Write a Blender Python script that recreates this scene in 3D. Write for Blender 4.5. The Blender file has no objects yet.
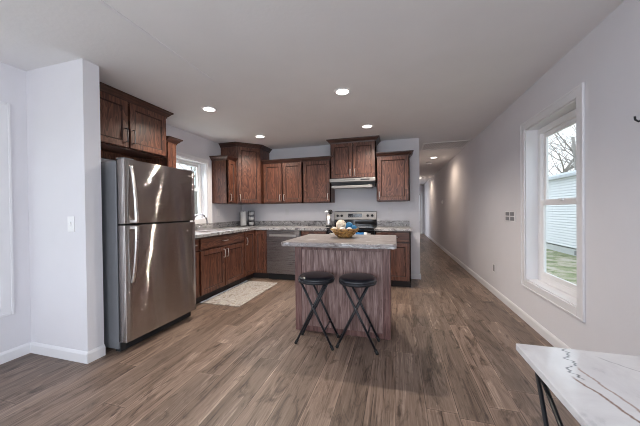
import bpy, bmesh, math, random
from mathutils import Vector, Matrix, Euler

C = bpy.context.scene
COL = C.collection
PI = math.pi

# ------------------------------------------------------------------ camera
F_PX, YAW, PITCH, ROLL, CAM_H = 269.3256, 0.2755, 0.0087, 0.0110, 1.2045
def cam_axes():
    cy, sy = math.cos(YAW), math.sin(YAW)
    fwd, right, down = Vector((-sy, cy, 0)), Vector((cy, sy, 0)), Vector((0, 0, -1))
    f2 = fwd*math.cos(PITCH) + down*math.sin(PITCH)
    d2 = down*math.cos(PITCH) - fwd*math.sin(PITCH)
    r3 = right*math.cos(ROLL) + d2*math.sin(ROLL)
    d3 = d2*math.cos(ROLL) - right*math.sin(ROLL)
    return r3, d3, f2
_r, _d, _f = cam_axes()
cd = bpy.data.cameras.new('camera'); cam = bpy.data.objects.new('camera', cd); COL.objects.link(cam)
cd.sensor_fit = 'HORIZONTAL'; cd.sensor_width = 36.0; cd.lens = F_PX*36/640; cd.clip_start = 0.02; cd.clip_end = 200
m = Matrix((( _r.x, -_d.x, -_f.x, 0), (_r.y, -_d.y, -_f.y, 0), (_r.z, -_d.z, -_f.z, CAM_H), (0, 0, 0, 1)))
cam.matrix_world = m
C.camera = cam

# ------------------------------------------------------------------ world, sun, large lights, exposure
w = bpy.data.worlds.new('sky'); C.world = w; w.use_nodes = True
nt = w.node_tree; nt.nodes.clear()
wo = nt.nodes.new('ShaderNodeOutputWorld'); bg = nt.nodes.new('ShaderNodeBackground')
tc = nt.nodes.new('ShaderNodeTexCoord'); nz = nt.nodes.new('ShaderNodeTexNoise'); rp = nt.nodes.new('ShaderNodeValToRGB')
nz.inputs['Scale'].default_value = 2.5; nz.inputs['Detail'].default_value = 5
rp.color_ramp.elements[0].position = .35; rp.color_ramp.elements[0].color = (.66, .79, .92, 1)
rp.color_ramp.elements[1].position = .62; rp.color_ramp.elements[1].color = (.93, .96, 1.0, 1)
nt.links.new(tc.outputs['Generated'], nz.inputs['Vector']); nt.links.new(nz.outputs['Fac'], rp.inputs['Fac'])
nt.links.new(rp.outputs['Color'], bg.inputs['Color']); bg.inputs['Strength'].default_value = 1.05
nt.links.new(bg.outputs[0], wo.inputs['Surface'])

C.view_settings.view_transform = 'Standard'; C.view_settings.look = 'None'
C.view_settings.gamma = 1; C.view_settings.use_curve_mapping = False
C.view_settings.exposure = 0.90
C.cycles.max_bounces = 10; C.cycles.diffuse_bounces = 6; C.cycles.glossy_bounces = 5
C.cycles.transparent_max_bounces = 12; C.cycles.sample_clamp_indirect = 4.0
C.cycles.use_denoising = True; C.cycles.pixel_filter_type = 'BLACKMAN_HARRIS'; C.cycles.filter_width = 1.0; C.cycles.caustics_reflective = False; C.cycles.caustics_refractive = False

def area(name, loc, target, sx, sy, power, col=(1, 1, 1), portal=False):
    l = bpy.data.lights.new(name, 'AREA'); l.shape = 'RECTANGLE'; l.size = sx; l.size_y = sy
    l.energy = power; l.color = col
    o = bpy.data.objects.new(name, l); COL.objects.link(o); o.location = loc
    o.rotation_euler = (Vector(target)-Vector(loc)).to_track_quat('-Z', 'Y').to_euler()
    if portal: l.cycles.is_portal = True
    return o
XR_OUT = 1.60
area('hall_end_fill', (-.9, 12.85, 1.25), (1, 12.85, 1.25), 1.2, 1.8, 11, (.88, .92, 1.0))  # lamp added beyond a hidden doorway to brighten the hall's far end
area('sink_fill', (-4.4, 3.47, 3.1), (-2.5, 3.6, .95), 1.6, 1.2, 320, (.90, .94, 1.0))  # lamp added above the sink window, out of view, to brighten the kitchen
# fill lamps added outside unseen openings behind the camera, then portals for visible windows
area('rear_fill', (-0.7, -3.45, 1.25), (-0.7, 0, 1.25), 2.6, 1.9, 44, (.84, .91, 1.0))
area('left_fill', (-3.33, -1.2, 1.25), (0, -1.2, 1.25), 1.3, 1.6, 34, (.86, .92, 1.0))
area('right_fill', (XR_OUT, -1.3, 1.25), (0, -1.3, 1.25), 1.3, 1.6, 50, (.86, .92, 1.0))
area('right_window_portal', (1.62, 2.93, 1.24), (0, 2.93, 1.24), .9, 1.62, 1, portal=True)
area('sink_window_portal', (-3.33, 3.47, 1.55), (0, 3.47, 1.55), .85, .95, 1, portal=True)
area('left_window_portal', (-3.33, .95, 1.25), (0, .95, 1.25), .85, 1.6, 1, portal=True)

# ------------------------------------------------------------------ room dimensions (metres)
H = 2.44
XR, XL, XS = 1.324, -3.073, -2.395          # right wall, left wall, free end of the partition
YP0, YP1 = 1.564, 1.690                      # partition faces
YB, XH = 4.94, .392                          # kitchen back wall, its free end
YF, YE = -3.3, 14.3                          # wall behind the camera, end of the hall
CT = .914                                    # counter height

# ------------------------------------------------------------------ materials
def new_mat(name):
    mt = bpy.data.materials.new(name); mt.use_nodes = True
    n = mt.node_tree; b = n.nodes['Principled BSDF']
    return mt, n, b
def setin(b, **k):
    for kk, v in k.items(): b.inputs[kk.replace('_', ' ')].default_value = v
def plain(name, col, rough=.5, metal=0, noise=.06, nscale=8, bump=0, spec=.5):
    mt, n, b = new_mat(name)
    setin(b, Roughness=rough, Metallic=metal); b.inputs['Specular IOR Level'].default_value = spec
    t = n.nodes.new('ShaderNodeTexCoord'); z = n.nodes.new('ShaderNodeTexNoise')
    z.inputs['Scale'].default_value = nscale; z.inputs['Detail'].default_value = 4
    r = n.nodes.new('ShaderNodeValToRGB')
    r.color_ramp.elements[0].color = tuple(c*(1-noise) for c in col)+(1,)
    r.color_ramp.elements[1].color = tuple(min(1, c*(1+noise)) for c in col)+(1,)
    n.links.new(t.outputs['Object'], z.inputs['Vector']); n.links.new(z.outputs['Fac'], r.inputs['Fac'])
    n.links.new(r.outputs['Color'], b.inputs['Base Color'])
    if bump:
        bp = n.nodes.new('ShaderNodeBump'); bp.inputs['Strength'].default_value = bump; bp.inputs['Distance'].default_value = .003
        z2 = n.nodes.new('ShaderNodeTexNoise'); z2.inputs['Scale'].default_value = nscale*12
        n.links.new(t.outputs['Object'], z2.inputs['Vector'])
        n.links.new(z2.outputs['Fac'], bp.inputs['Height']); n.links.new(bp.outputs['Normal'], b.inputs['Normal'])
    return mt
def emis(name, col, s):
    mt, n, b = new_mat(name); setin(b, Base_Color=(*col, 1), Roughness=.4)
    b.inputs['Emission Color'].default_value = (*col, 1); b.inputs['Emission Strength'].default_value = s
    return mt
def wood(name, dark, mid, light, axis='z', scale=1.0, rough=.38, rings=.6):
    mt, n, b = new_mat(name)
    t = n.nodes.new('ShaderNodeTexCoord'); mp = n.nodes.new('ShaderNodeMapping')
    s = [18*scale]*3; s['xyz'.index(axis)] = 1.3*scale
    mp.inputs['Scale'].default_value = s
    oi = n.nodes.new('ShaderNodeObjectInfo'); va = n.nodes.new('ShaderNodeVectorMath'); va.operation = 'ADD'
    cx = n.nodes.new('ShaderNodeCombineXYZ')
    mu = n.nodes.new('ShaderNodeMath'); mu.operation = 'MULTIPLY'; mu.inputs[1].default_value = 7
    n.links.new(oi.outputs['Random'], mu.inputs[0])
    for i in range(3): n.links.new(mu.outputs[0], cx.inputs[i])
    n.links.new(t.outputs['Object'], va.inputs[0]); n.links.new(cx.outputs[0], va.inputs[1])
    n.links.new(va.outputs[0], mp.inputs['Vector'])
    z = n.nodes.new('ShaderNodeTexNoise'); z.inputs['Scale'].default_value = 2.2; z.inputs['Detail'].default_value = 8; z.inputs['Roughness'].default_value = .62
    z.inputs['Distortion'].default_value = .8
    n.links.new(mp.outputs[0], z.inputs['Vector'])
    mp2 = n.nodes.new('ShaderNodeMapping'); s2 = [3.2*scale]*3; s2['xyz'.index(axis)] = .55*scale
    mp2.inputs['Scale'].default_value = s2; n.links.new(va.outputs[0], mp2.inputs['Vector'])
    z2 = n.nodes.new('ShaderNodeTexNoise'); z2.inputs['Scale'].default_value = 1.6; z2.inputs['Detail'].default_value = 2
    n.links.new(mp2.outputs[0], z2.inputs['Vector'])
    m1 = n.nodes.new('ShaderNodeMath'); m1.operation = 'MULTIPLY'; m1.inputs[1].default_value = 22
    n.links.new(z2.outputs['Fac'], m1.inputs[0])
    m2 = n.nodes.new('ShaderNodeMath'); m2.operation = 'FRACT'; n.links.new(m1.outputs[0], m2.inputs[0])
    mx = n.nodes.new('ShaderNodeMix'); mx.data_type = 'FLOAT'; mx.inputs[0].default_value = rings*.35
    n.links.new(z.outputs['Fac'], mx.inputs[2]); n.links.new(m2.outputs[0], mx.inputs[3])
    r = n.nodes.new('ShaderNodeValToRGB')
    e = r.color_ramp.elements; e[0].position = .37; e[0].color = (*dark, 1); e[1].position = .64; e[1].color = (*light, 1)
    k = e.new(.5); k.color = (*mid, 1)
    n.links.new(mx.outputs[0], r.inputs['Fac']); n.links.new(r.outputs['Color'], b.inputs['Base Color'])
    setin(b, Roughness=rough)
    bp = n.nodes.new('ShaderNodeBump'); bp.inputs['Strength'].default_value = .12; bp.inputs['Distance'].default_value = .002
    n.links.new(z.outputs['Fac'], bp.inputs['Height']); n.links.new(bp.outputs['Normal'], b.inputs['Normal'])
    return mt
def math_node(n, op, a, b_=None):
    q = n.nodes.new('ShaderNodeMath'); q.operation = op
    for i, v in enumerate((a, b_)):
        if v is None: continue
        if isinstance(v, (int, float)): q.inputs[i].default_value = v
        else: n.links.new(v, q.inputs[i])
    return q.outputs[0]
def floor_mat():
    mt, n, b = new_mat('vinyl_plank')
    W, L = .178, 1.22
    t = n.nodes.new('ShaderNodeTexCoord'); sp = n.nodes.new('ShaderNodeSeparateXYZ'); n.links.new(t.outputs['Object'], sp.inputs[0])
    xs = math_node(n, 'DIVIDE', math_node(n, 'ADD', sp.outputs['X'], 50.03), W); row = math_node(n, 'FLOOR', xs)
    wn = n.nodes.new('ShaderNodeTexWhiteNoise'); wn.noise_dimensions = '1D'; n.links.new(row, wn.inputs['W'])
    ys = math_node(n, 'ADD', math_node(n, 'DIVIDE', sp.outputs['Y'], L), math_node(n, 'MULTIPLY', wn.outputs['Value'], 7.0))
    colm = math_node(n, 'FLOOR', ys)
    cb = n.nodes.new('ShaderNodeCombineXYZ'); n.links.new(row, cb.inputs[0]); n.links.new(colm, cb.inputs[1])
    w2 = n.nodes.new('ShaderNodeTexWhiteNoise'); w2.noise_dimensions = '2D'; n.links.new(cb.outputs[0], w2.inputs['Vector'])
    idv = w2.outputs['Value']
    def grain(sx, sy, det, dist, off):
        g = n.nodes.new('ShaderNodeCombineXYZ')
        n.links.new(math_node(n, 'ADD', math_node(n, 'MULTIPLY', sp.outputs['X'], sx), math_node(n, 'MULTIPLY', idv, 37.0+off)), g.inputs[0])
        n.links.new(math_node(n, 'ADD', math_node(n, 'MULTIPLY', sp.outputs['Y'], sy), math_node(n, 'MULTIPLY', idv, 19.0)), g.inputs[1])
        z = n.nodes.new('ShaderNodeTexNoise'); z.inputs['Scale'].default_value = 1; z.inputs['Detail'].default_value = det
        z.inputs['Roughness'].default_value = .62; z.inputs['Distortion'].default_value = dist
        n.links.new(g.outputs[0], z.inputs['Vector']); return z.outputs['Fac']
    fine = grain(85, 1.9, 7, 1.0, 0); broad = grain(8, 1.0, 6, 1.3, 5); knots = grain(10, 3.4, 5, 1.4, 11)
    rings = math_node(n, 'PINGPONG', math_node(n, 'MULTIPLY', broad, 14), 1.0)
    mixv = math_node(n, 'ADD', math_node(n, 'ADD', math_node(n, 'MULTIPLY', fine, .46), math_node(n, 'MULTIPLY', broad, .46)), math_node(n, 'MULTIPLY', rings, .08))
    r = n.nodes.new('ShaderNodeValToRGB'); e = r.color_ramp.elements
    e[0].position = .36; e[0].color = (.045, .025, .018, 1); e[1].position = .68; e[1].color = (.43, .33, .27, 1)
    k = e.new(.445); k.color = (.148, .100, .075, 1); k = e.new(.58); k.color = (.240, .172, .135, 1)
    n.links.new(mixv, r.inputs['Fac'])
    kr = n.nodes.new('ShaderNodeValToRGB'); kr.color_ramp.elements[0].position = .55; kr.color_ramp.elements[0].color = (1, 1, 1, 1)
    kr.color_ramp.elements[1].position = .70; kr.color_ramp.elements[1].color = (.36, .32, .30, 1); n.links.new(knots, kr.inputs['Fac'])
    tone = n.nodes.new('ShaderNodeMapRange'); n.links.new(idv, tone.inputs[0]); tone.inputs[3].default_value = .74; tone.inputs[4].default_value = 1.24
    fx = math_node(n, 'FRACT', xs); fy = math_node(n, 'FRACT', ys)
    ex = math_node(n, 'MULTIPLY', math_node(n, 'MINIMUM', fx, math_node(n, 'SUBTRACT', 1.0, fx)), W)
    ey = math_node(n, 'MULTIPLY', math_node(n, 'MINIMUM', fy, math_node(n, 'SUBTRACT', 1.0, fy)), L)
    ed = math_node(n, 'MINIMUM', ex, ey)
    er = n.nodes.new('ShaderNodeMapRange'); n.links.new(ed, er.inputs[0]); er.inputs[1].default_value = .0006; er.inputs[2].default_value = .0036; er.inputs[3].default_value = .38; er.inputs[4].default_value = 1
    el = n.nodes.new('ShaderNodeMapRange'); n.links.new(ed, el.inputs[0]); el.inputs[1].default_value = .006; el.inputs[2].default_value = .020; el.inputs[3].default_value = 1.22; el.inputs[4].default_value = 1
    v = math_node(n, 'MULTIPLY', math_node(n, 'MULTIPLY', tone.outputs[0], er.outputs[0]), el.outputs[0])
    m1 = n.nodes.new('ShaderNodeMix'); m1.data_type = 'RGBA'; m1.blend_type = 'MULTIPLY'; m1.inputs[0].default_value = 1
    n.links.new(r.outputs['Color'], m1.inputs[6]); n.links.new(kr.outputs['Color'], m1.inputs[7])
    m2 = n.nodes.new('ShaderNodeVectorMath'); m2.operation = 'SCALE'; n.links.new(m1.outputs[2], m2.inputs[0]); n.links.new(v, m2.inputs['Scale'])
    n.links.new(m2.outputs[0], b.inputs['Base Color'])
    rr = n.nodes.new('ShaderNodeMapRange'); n.links.new(fine, rr.inputs[0]); rr.inputs[3].default_value = .32; rr.inputs[4].default_value = .52
    n.links.new(rr.outputs[0], b.inputs['Roughness'])
    bp = n.nodes.new('ShaderNodeBump'); bp.inputs['Strength'].default_value = .25; bp.inputs['Distance'].default_value = .002
    n.links.new(math_node(n, 'ADD', math_node(n, 'MULTIPLY', fine, .5), er.outputs[0]), bp.inputs['Height']); n.links.new(bp.outputs['Normal'], b.inputs['Normal'])
    return mt
def stone(name, cols, sx, sy, sz, rough, dist=1.8, veins=None, scale=1.0, detail=10):
    mt, n, b = new_mat(name)
    t = n.nodes.new('ShaderNodeTexCoord'); mp = n.nodes.new('ShaderNodeMapping'); mp.inputs['Scale'].default_value = (sx, sy, sz)
    n.links.new(t.outputs['Object'], mp.inputs['Vector'])
    z = n.nodes.new('ShaderNodeTexNoise'); z.inputs['Scale'].default_value = scale; z.inputs['Detail'].default_value = detail
    z.inputs['Roughness'].default_value = .66; z.inputs['Distortion'].default_value = dist
    n.links.new(mp.outputs[0], z.inputs['Vector'])
    r = n.nodes.new('ShaderNodeValToRGB'); e = r.color_ramp.elements
    e[0].position, e[0].color = cols[0][0], (*cols[0][1], 1); e[1].position, e[1].color = cols[-1][0], (*cols[-1][1], 1)
    for p_, c_ in cols[1:-1]: k = e.new(p_); k.color = (*c_, 1)
    n.links.new(z.outputs['Fac'], r.inputs['Fac']); out = r.outputs['Color']
    for vsc, vdist, vw, vc, rot in (veins or []):
        mp2 = n.nodes.new('ShaderNodeMapping'); mp2.inputs['Rotation'].default_value = (0, 0, rot); n.links.new(t.outputs['Object'], mp2.inputs['Vector'])
        mp2.inputs['Location'].default_value = (vsc*.37, vw*7, 0)
        wv = n.nodes.new('ShaderNodeTexWave'); wv.inputs['Scale'].default_value = vsc; wv.inputs['Distortion'].default_value = vdist
        wv.inputs['Detail'].default_value = 4; wv.inputs['Detail Scale'].default_value = 1.6
        n.links.new(mp2.outputs[0], wv.inputs['Vector'])
        vr = n.nodes.new('ShaderNodeValToRGB'); vr.color_ramp.elements[0].position = 1-vw*3; vr.color_ramp.elements[0].color = (0, 0, 0, 1)
        vr.color_ramp.elements[1].position = 1; vr.color_ramp.elements[1].color = (1, 1, 1, 1)
        n.links.new(wv.outputs['Fac'], vr.inputs['Fac'])
        pz = n.nodes.new('ShaderNodeTexNoise'); pz.inputs['Scale'].default_value = 3; n.links.new(t.outputs['Object'], pz.inputs['Vector'])
        fac = math_node(n, 'MULTIPLY', vr.outputs['Color'], pz.outputs['Fac'])
        mx = n.nodes.new('ShaderNodeMix'); mx.data_type = 'RGBA'; n.links.new(fac, mx.inputs[0]); n.links.new(out, mx.inputs[6]); mx.inputs[7].default_value = (*vc, 1)
        out = mx.outputs[2]
    n.links.new(out, b.inputs['Base Color']); setin(b, Roughness=rough)
    return mt
def marble():
    mt, n, b = new_mat('white_marble'); setin(b, Roughness=.10)
    t = n.nodes.new('ShaderNodeTexCoord')
    def nz(scale, sc, det, rough=.55, dist=0, off=(0, 0, 0)):
        mp = n.nodes.new('ShaderNodeMapping'); mp.inputs['Scale'].default_value = scale; mp.inputs['Location'].default_value = off; mp.inputs['Rotation'].default_value = (0, 0, -.25)
        n.links.new(t.outputs['Object'], mp.inputs['Vector'])
        z = n.nodes.new('ShaderNodeTexNoise'); z.inputs['Scale'].default_value = sc; z.inputs['Detail'].default_value = det; z.inputs['Roughness'].default_value = rough; z.inputs['Distortion'].default_value = dist
        n.links.new(mp.outputs[0], z.inputs['Vector']); return z.outputs['Fac']
    base = nz((3, 2, 3), 2.5, 8, .6, .5)
    r = n.nodes.new('ShaderNodeValToRGB'); e = r.color_ramp.elements
    e[0].position = .36; e[0].color = (.50, .49, .51, 1); e[1].position = .60; e[1].color = (.80, .785, .79, 1); k = e.new(.45); k.color = (.72, .70, .71, 1)
    n.links.new(base, r.inputs['Fac']); out = r.outputs['Color']
    sp = n.nodes.new('ShaderNodeSeparateXYZ'); n.links.new(t.outputs['Object'], sp.inputs[0])
    X, Y = sp.outputs['X'], sp.outputs['Y']
    for x0, y0, k, amp, fr, ylo, yhi, wid, colr, amt in ((-.344, .372, -.255, .035, 9, -2, .385, .0042, (.25, .15, .11), .95), (-.297, .372, -.10, .040, 8, -2, .44, .0038, (.34, .22, .18), .8), (-.344, .372, .385, .085, 26, .36, .56, .0040, (.10, .10, .11), .9),
            (-.15, .455, -1.4, .12, 6, .30, .52, .0045, (.40, .38, .40), .6), (-.05, .10, -.5, .10, 5, -2, .3, .004, (.36, .27, .23), .7), (-.36, -.1, .3, .08, 7, -2, .05, .004, (.40, .38, .40), .6)):
        nv = n.nodes.new('ShaderNodeTexNoise'); nv.noise_dimensions = '1D'; nv.inputs['Detail'].default_value = 4; nv.inputs['Roughness'].default_value = .55; nv.inputs['Scale'].default_value = fr
        n.links.new(math_node(n, 'ADD', Y, x0*31), nv.inputs['W'])
        c = math_node(n, 'ADD', math_node(n, 'MULTIPLY', math_node(n, 'SUBTRACT', Y, y0), k), math_node(n, 'MULTIPLY', math_node(n, 'SUBTRACT', nv.outputs['Fac'], .5), amp))
        d = math_node(n, 'ABSOLUTE', math_node(n, 'SUBTRACT', math_node(n, 'SUBTRACT', X, x0), c))
        mr = n.nodes.new('ShaderNodeMapRange'); n.links.new(d, mr.inputs[0]); mr.inputs[1].default_value = wid*.25; mr.inputs[2].default_value = wid*1.3; mr.inputs[3].default_value = amt; mr.inputs[4].default_value = 0
        g1 = n.nodes.new('ShaderNodeMapRange'); n.links.new(Y, g1.inputs[0]); g1.inputs[1].default_value = ylo; g1.inputs[2].default_value = ylo+.02
        g2 = n.nodes.new('ShaderNodeMapRange'); n.links.new(Y, g2.inputs[0]); g2.inputs[1].default_value = yhi-.02; g2.inputs[2].default_value = yhi; g2.inputs[3].default_value = 1; g2.inputs[4].default_value = 0
        fac = math_node(n, 'MULTIPLY', mr.outputs[0], math_node(n, 'MULTIPLY', g1.outputs[0], g2.outputs[0]))
        mx = n.nodes.new('ShaderNodeMix'); mx.data_type = 'RGBA'; n.links.new(fac, mx.inputs[0]); n.links.new(out, mx.inputs[6]); mx.inputs[7].default_value = (*colr, 1); out = mx.outputs[2]
    n.links.new(out, b.inputs['Base Color']); return mt
def steel(name, col, rough, aniso=0.0):
    mt, n, b = new_mat(name); setin(b, Base_Color=(*col, 1), Roughness=rough, Metallic=1.0)
    t = n.nodes.new('ShaderNodeTexCoord'); mp = n.nodes.new('ShaderNodeMapping'); mp.inputs['Scale'].default_value = (2, 2, 260)
    z = n.nodes.new('ShaderNodeTexNoise'); z.inputs['Scale'].default_value = 1.5; z.inputs['Detail'].default_value = 3
    n.links.new(t.outputs['Object'], mp.inputs['Vector']); n.links.new(mp.outputs[0], z.inputs['Vector'])
    rr = n.nodes.new('ShaderNodeMapRange'); n.links.new(z.outputs['Fac'], rr.inputs[0]); rr.inputs[3].default_value = rough*.85; rr.inputs[4].default_value = rough*1.15
    n.links.new(rr.outputs[0], b.inputs['Roughness'])
    if aniso:                                        # horizontal brush lines: the normal wobbles up and down only
        ge = n.nodes.new('ShaderNodeNewGeometry'); tot = None
        for q in range(3):
            v = n.nodes.new('ShaderNodeVectorMath'); v.operation = 'MULTIPLY_ADD'; n.links.new(t.outputs['Object'], v.inputs[0])
            v.inputs[1].default_value = (913.7, 977.3, 8713.1); v.inputs[2].default_value = (q*3.71, q*5.13, q*7.7)
            wn = n.nodes.new('ShaderNodeTexWhiteNoise'); wn.noise_dimensions = '3D'; n.links.new(v.outputs[0], wn.inputs['Vector'])
            tot = wn.outputs['Value'] if tot is None else math_node(n, 'ADD', tot, wn.outputs['Value'])
        cz = n.nodes.new('ShaderNodeCombineXYZ'); n.links.new(math_node(n, 'MULTIPLY', math_node(n, 'SUBTRACT', tot, 1.5), aniso), cz.inputs[2])
        va = n.nodes.new('ShaderNodeVectorMath'); va.operation = 'ADD'; n.links.new(ge.outputs['Normal'], va.inputs[0]); n.links.new(cz.outputs[0], va.inputs[1])
        vn = n.nodes.new('ShaderNodeVectorMath'); vn.operation = 'NORMALIZE'; n.links.new(va.outputs[0], vn.inputs[0]); n.links.new(vn.outputs[0], b.inputs['Normal'])
    return mt
def glass_mat():
    mt = bpy.data.materials.new('window_glass'); mt.use_nodes = True; n = mt.node_tree; n.nodes.clear()
    o = n.nodes.new('ShaderNodeOutputMaterial'); tr = n.nodes.new('ShaderNodeBsdfTransparent'); gl = n.nodes.new('ShaderNodeBsdfGlossy')
    tr.inputs['Color'].default_value = (.95, .975, .98, 1); gl.inputs['Roughness'].default_value = .01
    fr = n.nodes.new('ShaderNodeFresnel'); fr.inputs['IOR'].default_value = 1.45; mx = n.nodes.new('ShaderNodeMixShader')
    ge = n.nodes.new('ShaderNodeNewGeometry')
    n.links.new(math_node(n, 'MULTIPLY', math_node(n, 'MULTIPLY', fr.outputs[0], .8), math_node(n, 'SUBTRACT', 1.0, ge.outputs['Backfacing'])), mx.inputs[0]); n.links.new(tr.outputs[0], mx.inputs[1]); n.links.new(gl.outputs[0], mx.inputs[2]); n.links.new(mx.outputs[0], o.inputs[0])
    return mt
def siding_mat():
    mt, n, b = new_mat('lap_siding'); setin(b, Roughness=.6)
    t = n.nodes.new('ShaderNodeTexCoord'); sp = n.nodes.new('ShaderNodeSeparateXYZ'); n.links.new(t.outputs['Object'], sp.inputs[0])
    r = n.nodes.new('ShaderNodeValToRGB'); r.color_ramp.elements[0].color = (.80, .82, .86, 1); r.color_ramp.elements[1].color = (.86, .88, .90, 1)
    z = n.nodes.new('ShaderNodeTexNoise'); z.inputs['Scale'].default_value = 2; n.links.new(t.outputs['Object'], z.inputs['Vector'])
    n.links.new(z.outputs['Fac'], r.inputs['Fac']); n.links.new(r.outputs['Color'], b.inputs['Base Color'])
    return mt

WALL = plain('wall_paint', (.71, .695, .73), .85, noise=.025, nscale=5, bump=.25, spec=.2)
CEIL = plain('ceiling_paint', (.80, .79, .80), .9, noise=.04, nscale=3, bump=.35, spec=.15)
TRIM = plain('white_trim_paint', (.76, .75, .775), .4, noise=.02)
FLOOR = floor_mat()
CAB = wood('cherry_stained_wood', (.050, .0172, .0108), (.104, .037, .0225), (.170, .071, .043), 'z')
FFW = wood('cherry_stained_frame', (.022, .008, .006), (.050, .017, .011), (.085, .032, .020), 'z')
SHADE = wood('recess_shade_profile', (.020, .007, .005), (.036, .013, .009), (.06, .022, .014), 'z', rough=.75)  # recess shadow painted as a darker strip around the door panels
CABH = wood('cherry_stained_wood_across', (.032, .011, .007), (.078, .028, .017), (.14, .058, .035), 'x')
CROWN = wood('dark_stained_moulding', (.030, .011, .008), (.052, .019, .013), (.085, .033, .022), 'x', rings=.2)
KICK = plain('toe_kick_black', (.022, .015, .014), .6)
ISL = wood('weathered_island_panel', (.115, .060, .053), (.235, .142, .128), (.37, .255, .235), 'z', scale=1.2, rough=.5, rings=.12)
ISLF = wood('reddish_island_frame', (.085, .036, .032), (.150, .072, .064), (.22, .12, .108), 'z', rough=.45, rings=.2)
LAM = stone('granite_laminate', [(.36, (.09, .07, .068)), (.44, (.21, .175, .168)), (.50, (.33, .30, .295)), (.55, (.17, .15, .15)), (.63, (.52, .51, .515))], 3, 14, 14, .30, 1.6, scale=1.6)
LAMS = stone('granite_laminate_run', [(.38, (.10, .094, .098)), (.46, (.25, .235, .24)), (.50, (.47, .455, .455)), (.54, (.19, .18, .185)), (.61, (.56, .55, .55))], 4.0, 6, 8, .32, 3.4, scale=1.1, detail=4)
MARB = marble()
SS = steel('brushed_stainless', (.40, .37, .36), .05, .62)
SSD = steel('dishwasher_stainless', (.26, .24, .248), .28, .45)
SSM = steel('satin_stainless', (.32, .295, .275), .45)
SSB = steel('bright_stainless', (.78, .76, .75), .28)
CHR = plain('chrome', (.80, .80, .82), .12, 1.0, noise=.01)
DCHR = plain('chrome_dark_reflection', (.30, .29, .30), .2, 1.0, noise=.02)  # chrome darkened in colour to stand for its dark reflections
NICK = plain('satin_nickel', (.62, .60, .58), .32, 1.0, noise=.02)
PEWT = plain('dark_pewter', (.20, .19, .19), .35, 1.0, noise=.02)
FCASE = plain('grey_appliance_paint', (.17, .175, .19), .42, 0.2, noise=.04)
BLK = plain('black_powder_coat', (.012, .013, .017), .38, noise=.1)
BLKV = plain('black_vinyl', (.010, .011, .016), .28, noise=.15, nscale=20, bump=.1)
BLKG = plain('black_glass', (.008, .008, .009), .06, noise=.02)
RUB = plain('black_rubber', (.015, .015, .016), .7)
WHT = plain('white_plastic', (.82, .81, .82), .35, noise=.02)
CREAM = plain('cream_rattan', (.78, .68, .55), .7, noise=.15, nscale=40)
WRAT = plain('white_rattan', (.85, .82, .78), .7, noise=.08, nscale=40)
BLUE = plain('teal_blue_rattan', (.010, .15, .32), .5, noise=.25, nscale=40)
PLATE = plain('pale_grey_plate', (.66, .65, .67), .4, noise=.02)
GREY = plain('grey_plastic', (.24, .24, .26), .4, noise=.04)
PAPER = plain('paper_white', (.86, .85, .84), .9, noise=.03, nscale=30, bump=.3)
TBLUE = plain('blue_terry', (.02, .16, .42), .9, noise=.2, nscale=60, bump=.4)
TWHITE = plain('white_terry', (.8, .8, .8), .9, noise=.06, nscale=60, bump=.4)
GOLD = stone('woven_golden_bowl', [(.38, (.08, .034, .010)), (.46, (.28, .13, .032)), (.53, (.48, .28, .09)), (.60, (.18, .08, .022))], 14, 14, 22, .4, 1.2)
GLASS = glass_mat()
LENS = emis('lit_lens', (1.0, .93, .84), 4.0)
SID = siding_mat()
ROOF = plain('pale_roof_shingle', (.55, .58, .62), .8, noise=.15, nscale=4)
SKIRT = plain('pale_skirting', (.62, .63, .64), .7, noise=.1)
BARK = plain('pale_grey_bark', (.36, .33, .31), .9, noise=.25, nscale=4)
GRASS = stone('patchy_winter_grass', [(.36, (.17, .20, .09)), (.45, (.29, .32, .17)), (.53, (.48, .43, .33)), (.64, (.58, .53, .45))], 1.6, 1.6, 1.6, .9, .5)
RUGM = stone('distressed_rug', [(.36, (.20, .165, .14)), (.45, (.36, .315, .285)), (.51, (.50, .47, .44)), (.57, (.30, .275, .26)), (.64, (.56, .54, .52))], 11, 8, 8, .95, 1.8)
RUGB = plain('rug_binding', (.62, .65, .74), .9, noise=.05, nscale=60)

# ------------------------------------------------------------------ mesh helpers
def BM(): return bmesh.new()
def bx(b, x0, x1, y0, y1, z0, z1):
    vs = [b.verts.new((x, y, z)) for x in (x0, x1) for y in (y0, y1) for z in (z0, z1)]
    for f in ((0, 1, 3, 2), (4, 6, 7, 5), (0, 4, 5, 1), (2, 3, 7, 6), (0, 2, 6, 4), (1, 5, 7, 3)): b.faces.new([vs[i] for i in f])
    return vs
def frame_basis(d):
    d = d.normalized(); up = Vector((0, 0, 1)) if abs(d.z) < .95 else Vector((1, 0, 0))
    a = d.cross(up).normalized(); return a, d.cross(a).normalized()
def tube(b, pts, rad, n=10, cap=True, squash=1.0):
    pts = [Vector(p) for p in pts]; rings = []
    for i, p in enumerate(pts):
        d = (pts[min(i+1, len(pts)-1)]-pts[max(i-1, 0)])
        if i == 0: a, c = frame_basis(d)
        else:
            dn = d.normalized(); a = (a - dn*a.dot(dn)).normalized(); c = dn.cross(a)
        r = rad[i] if isinstance(rad, (list, tuple)) else rad
        rings.append([b.verts.new(p+(a*math.cos(2*PI*k/n)*squash+c*math.sin(2*PI*k/n))*r) for k in range(n)])
    for r0, r1 in zip(rings, rings[1:]):
        for k in range(n):
            f = b.faces.new((r0[k], r0[(k+1) % n], r1[(k+1) % n], r1[k])); f.smooth = True
    if cap: b.faces.new(rings[0][::-1]); b.faces.new(rings[-1])
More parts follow.
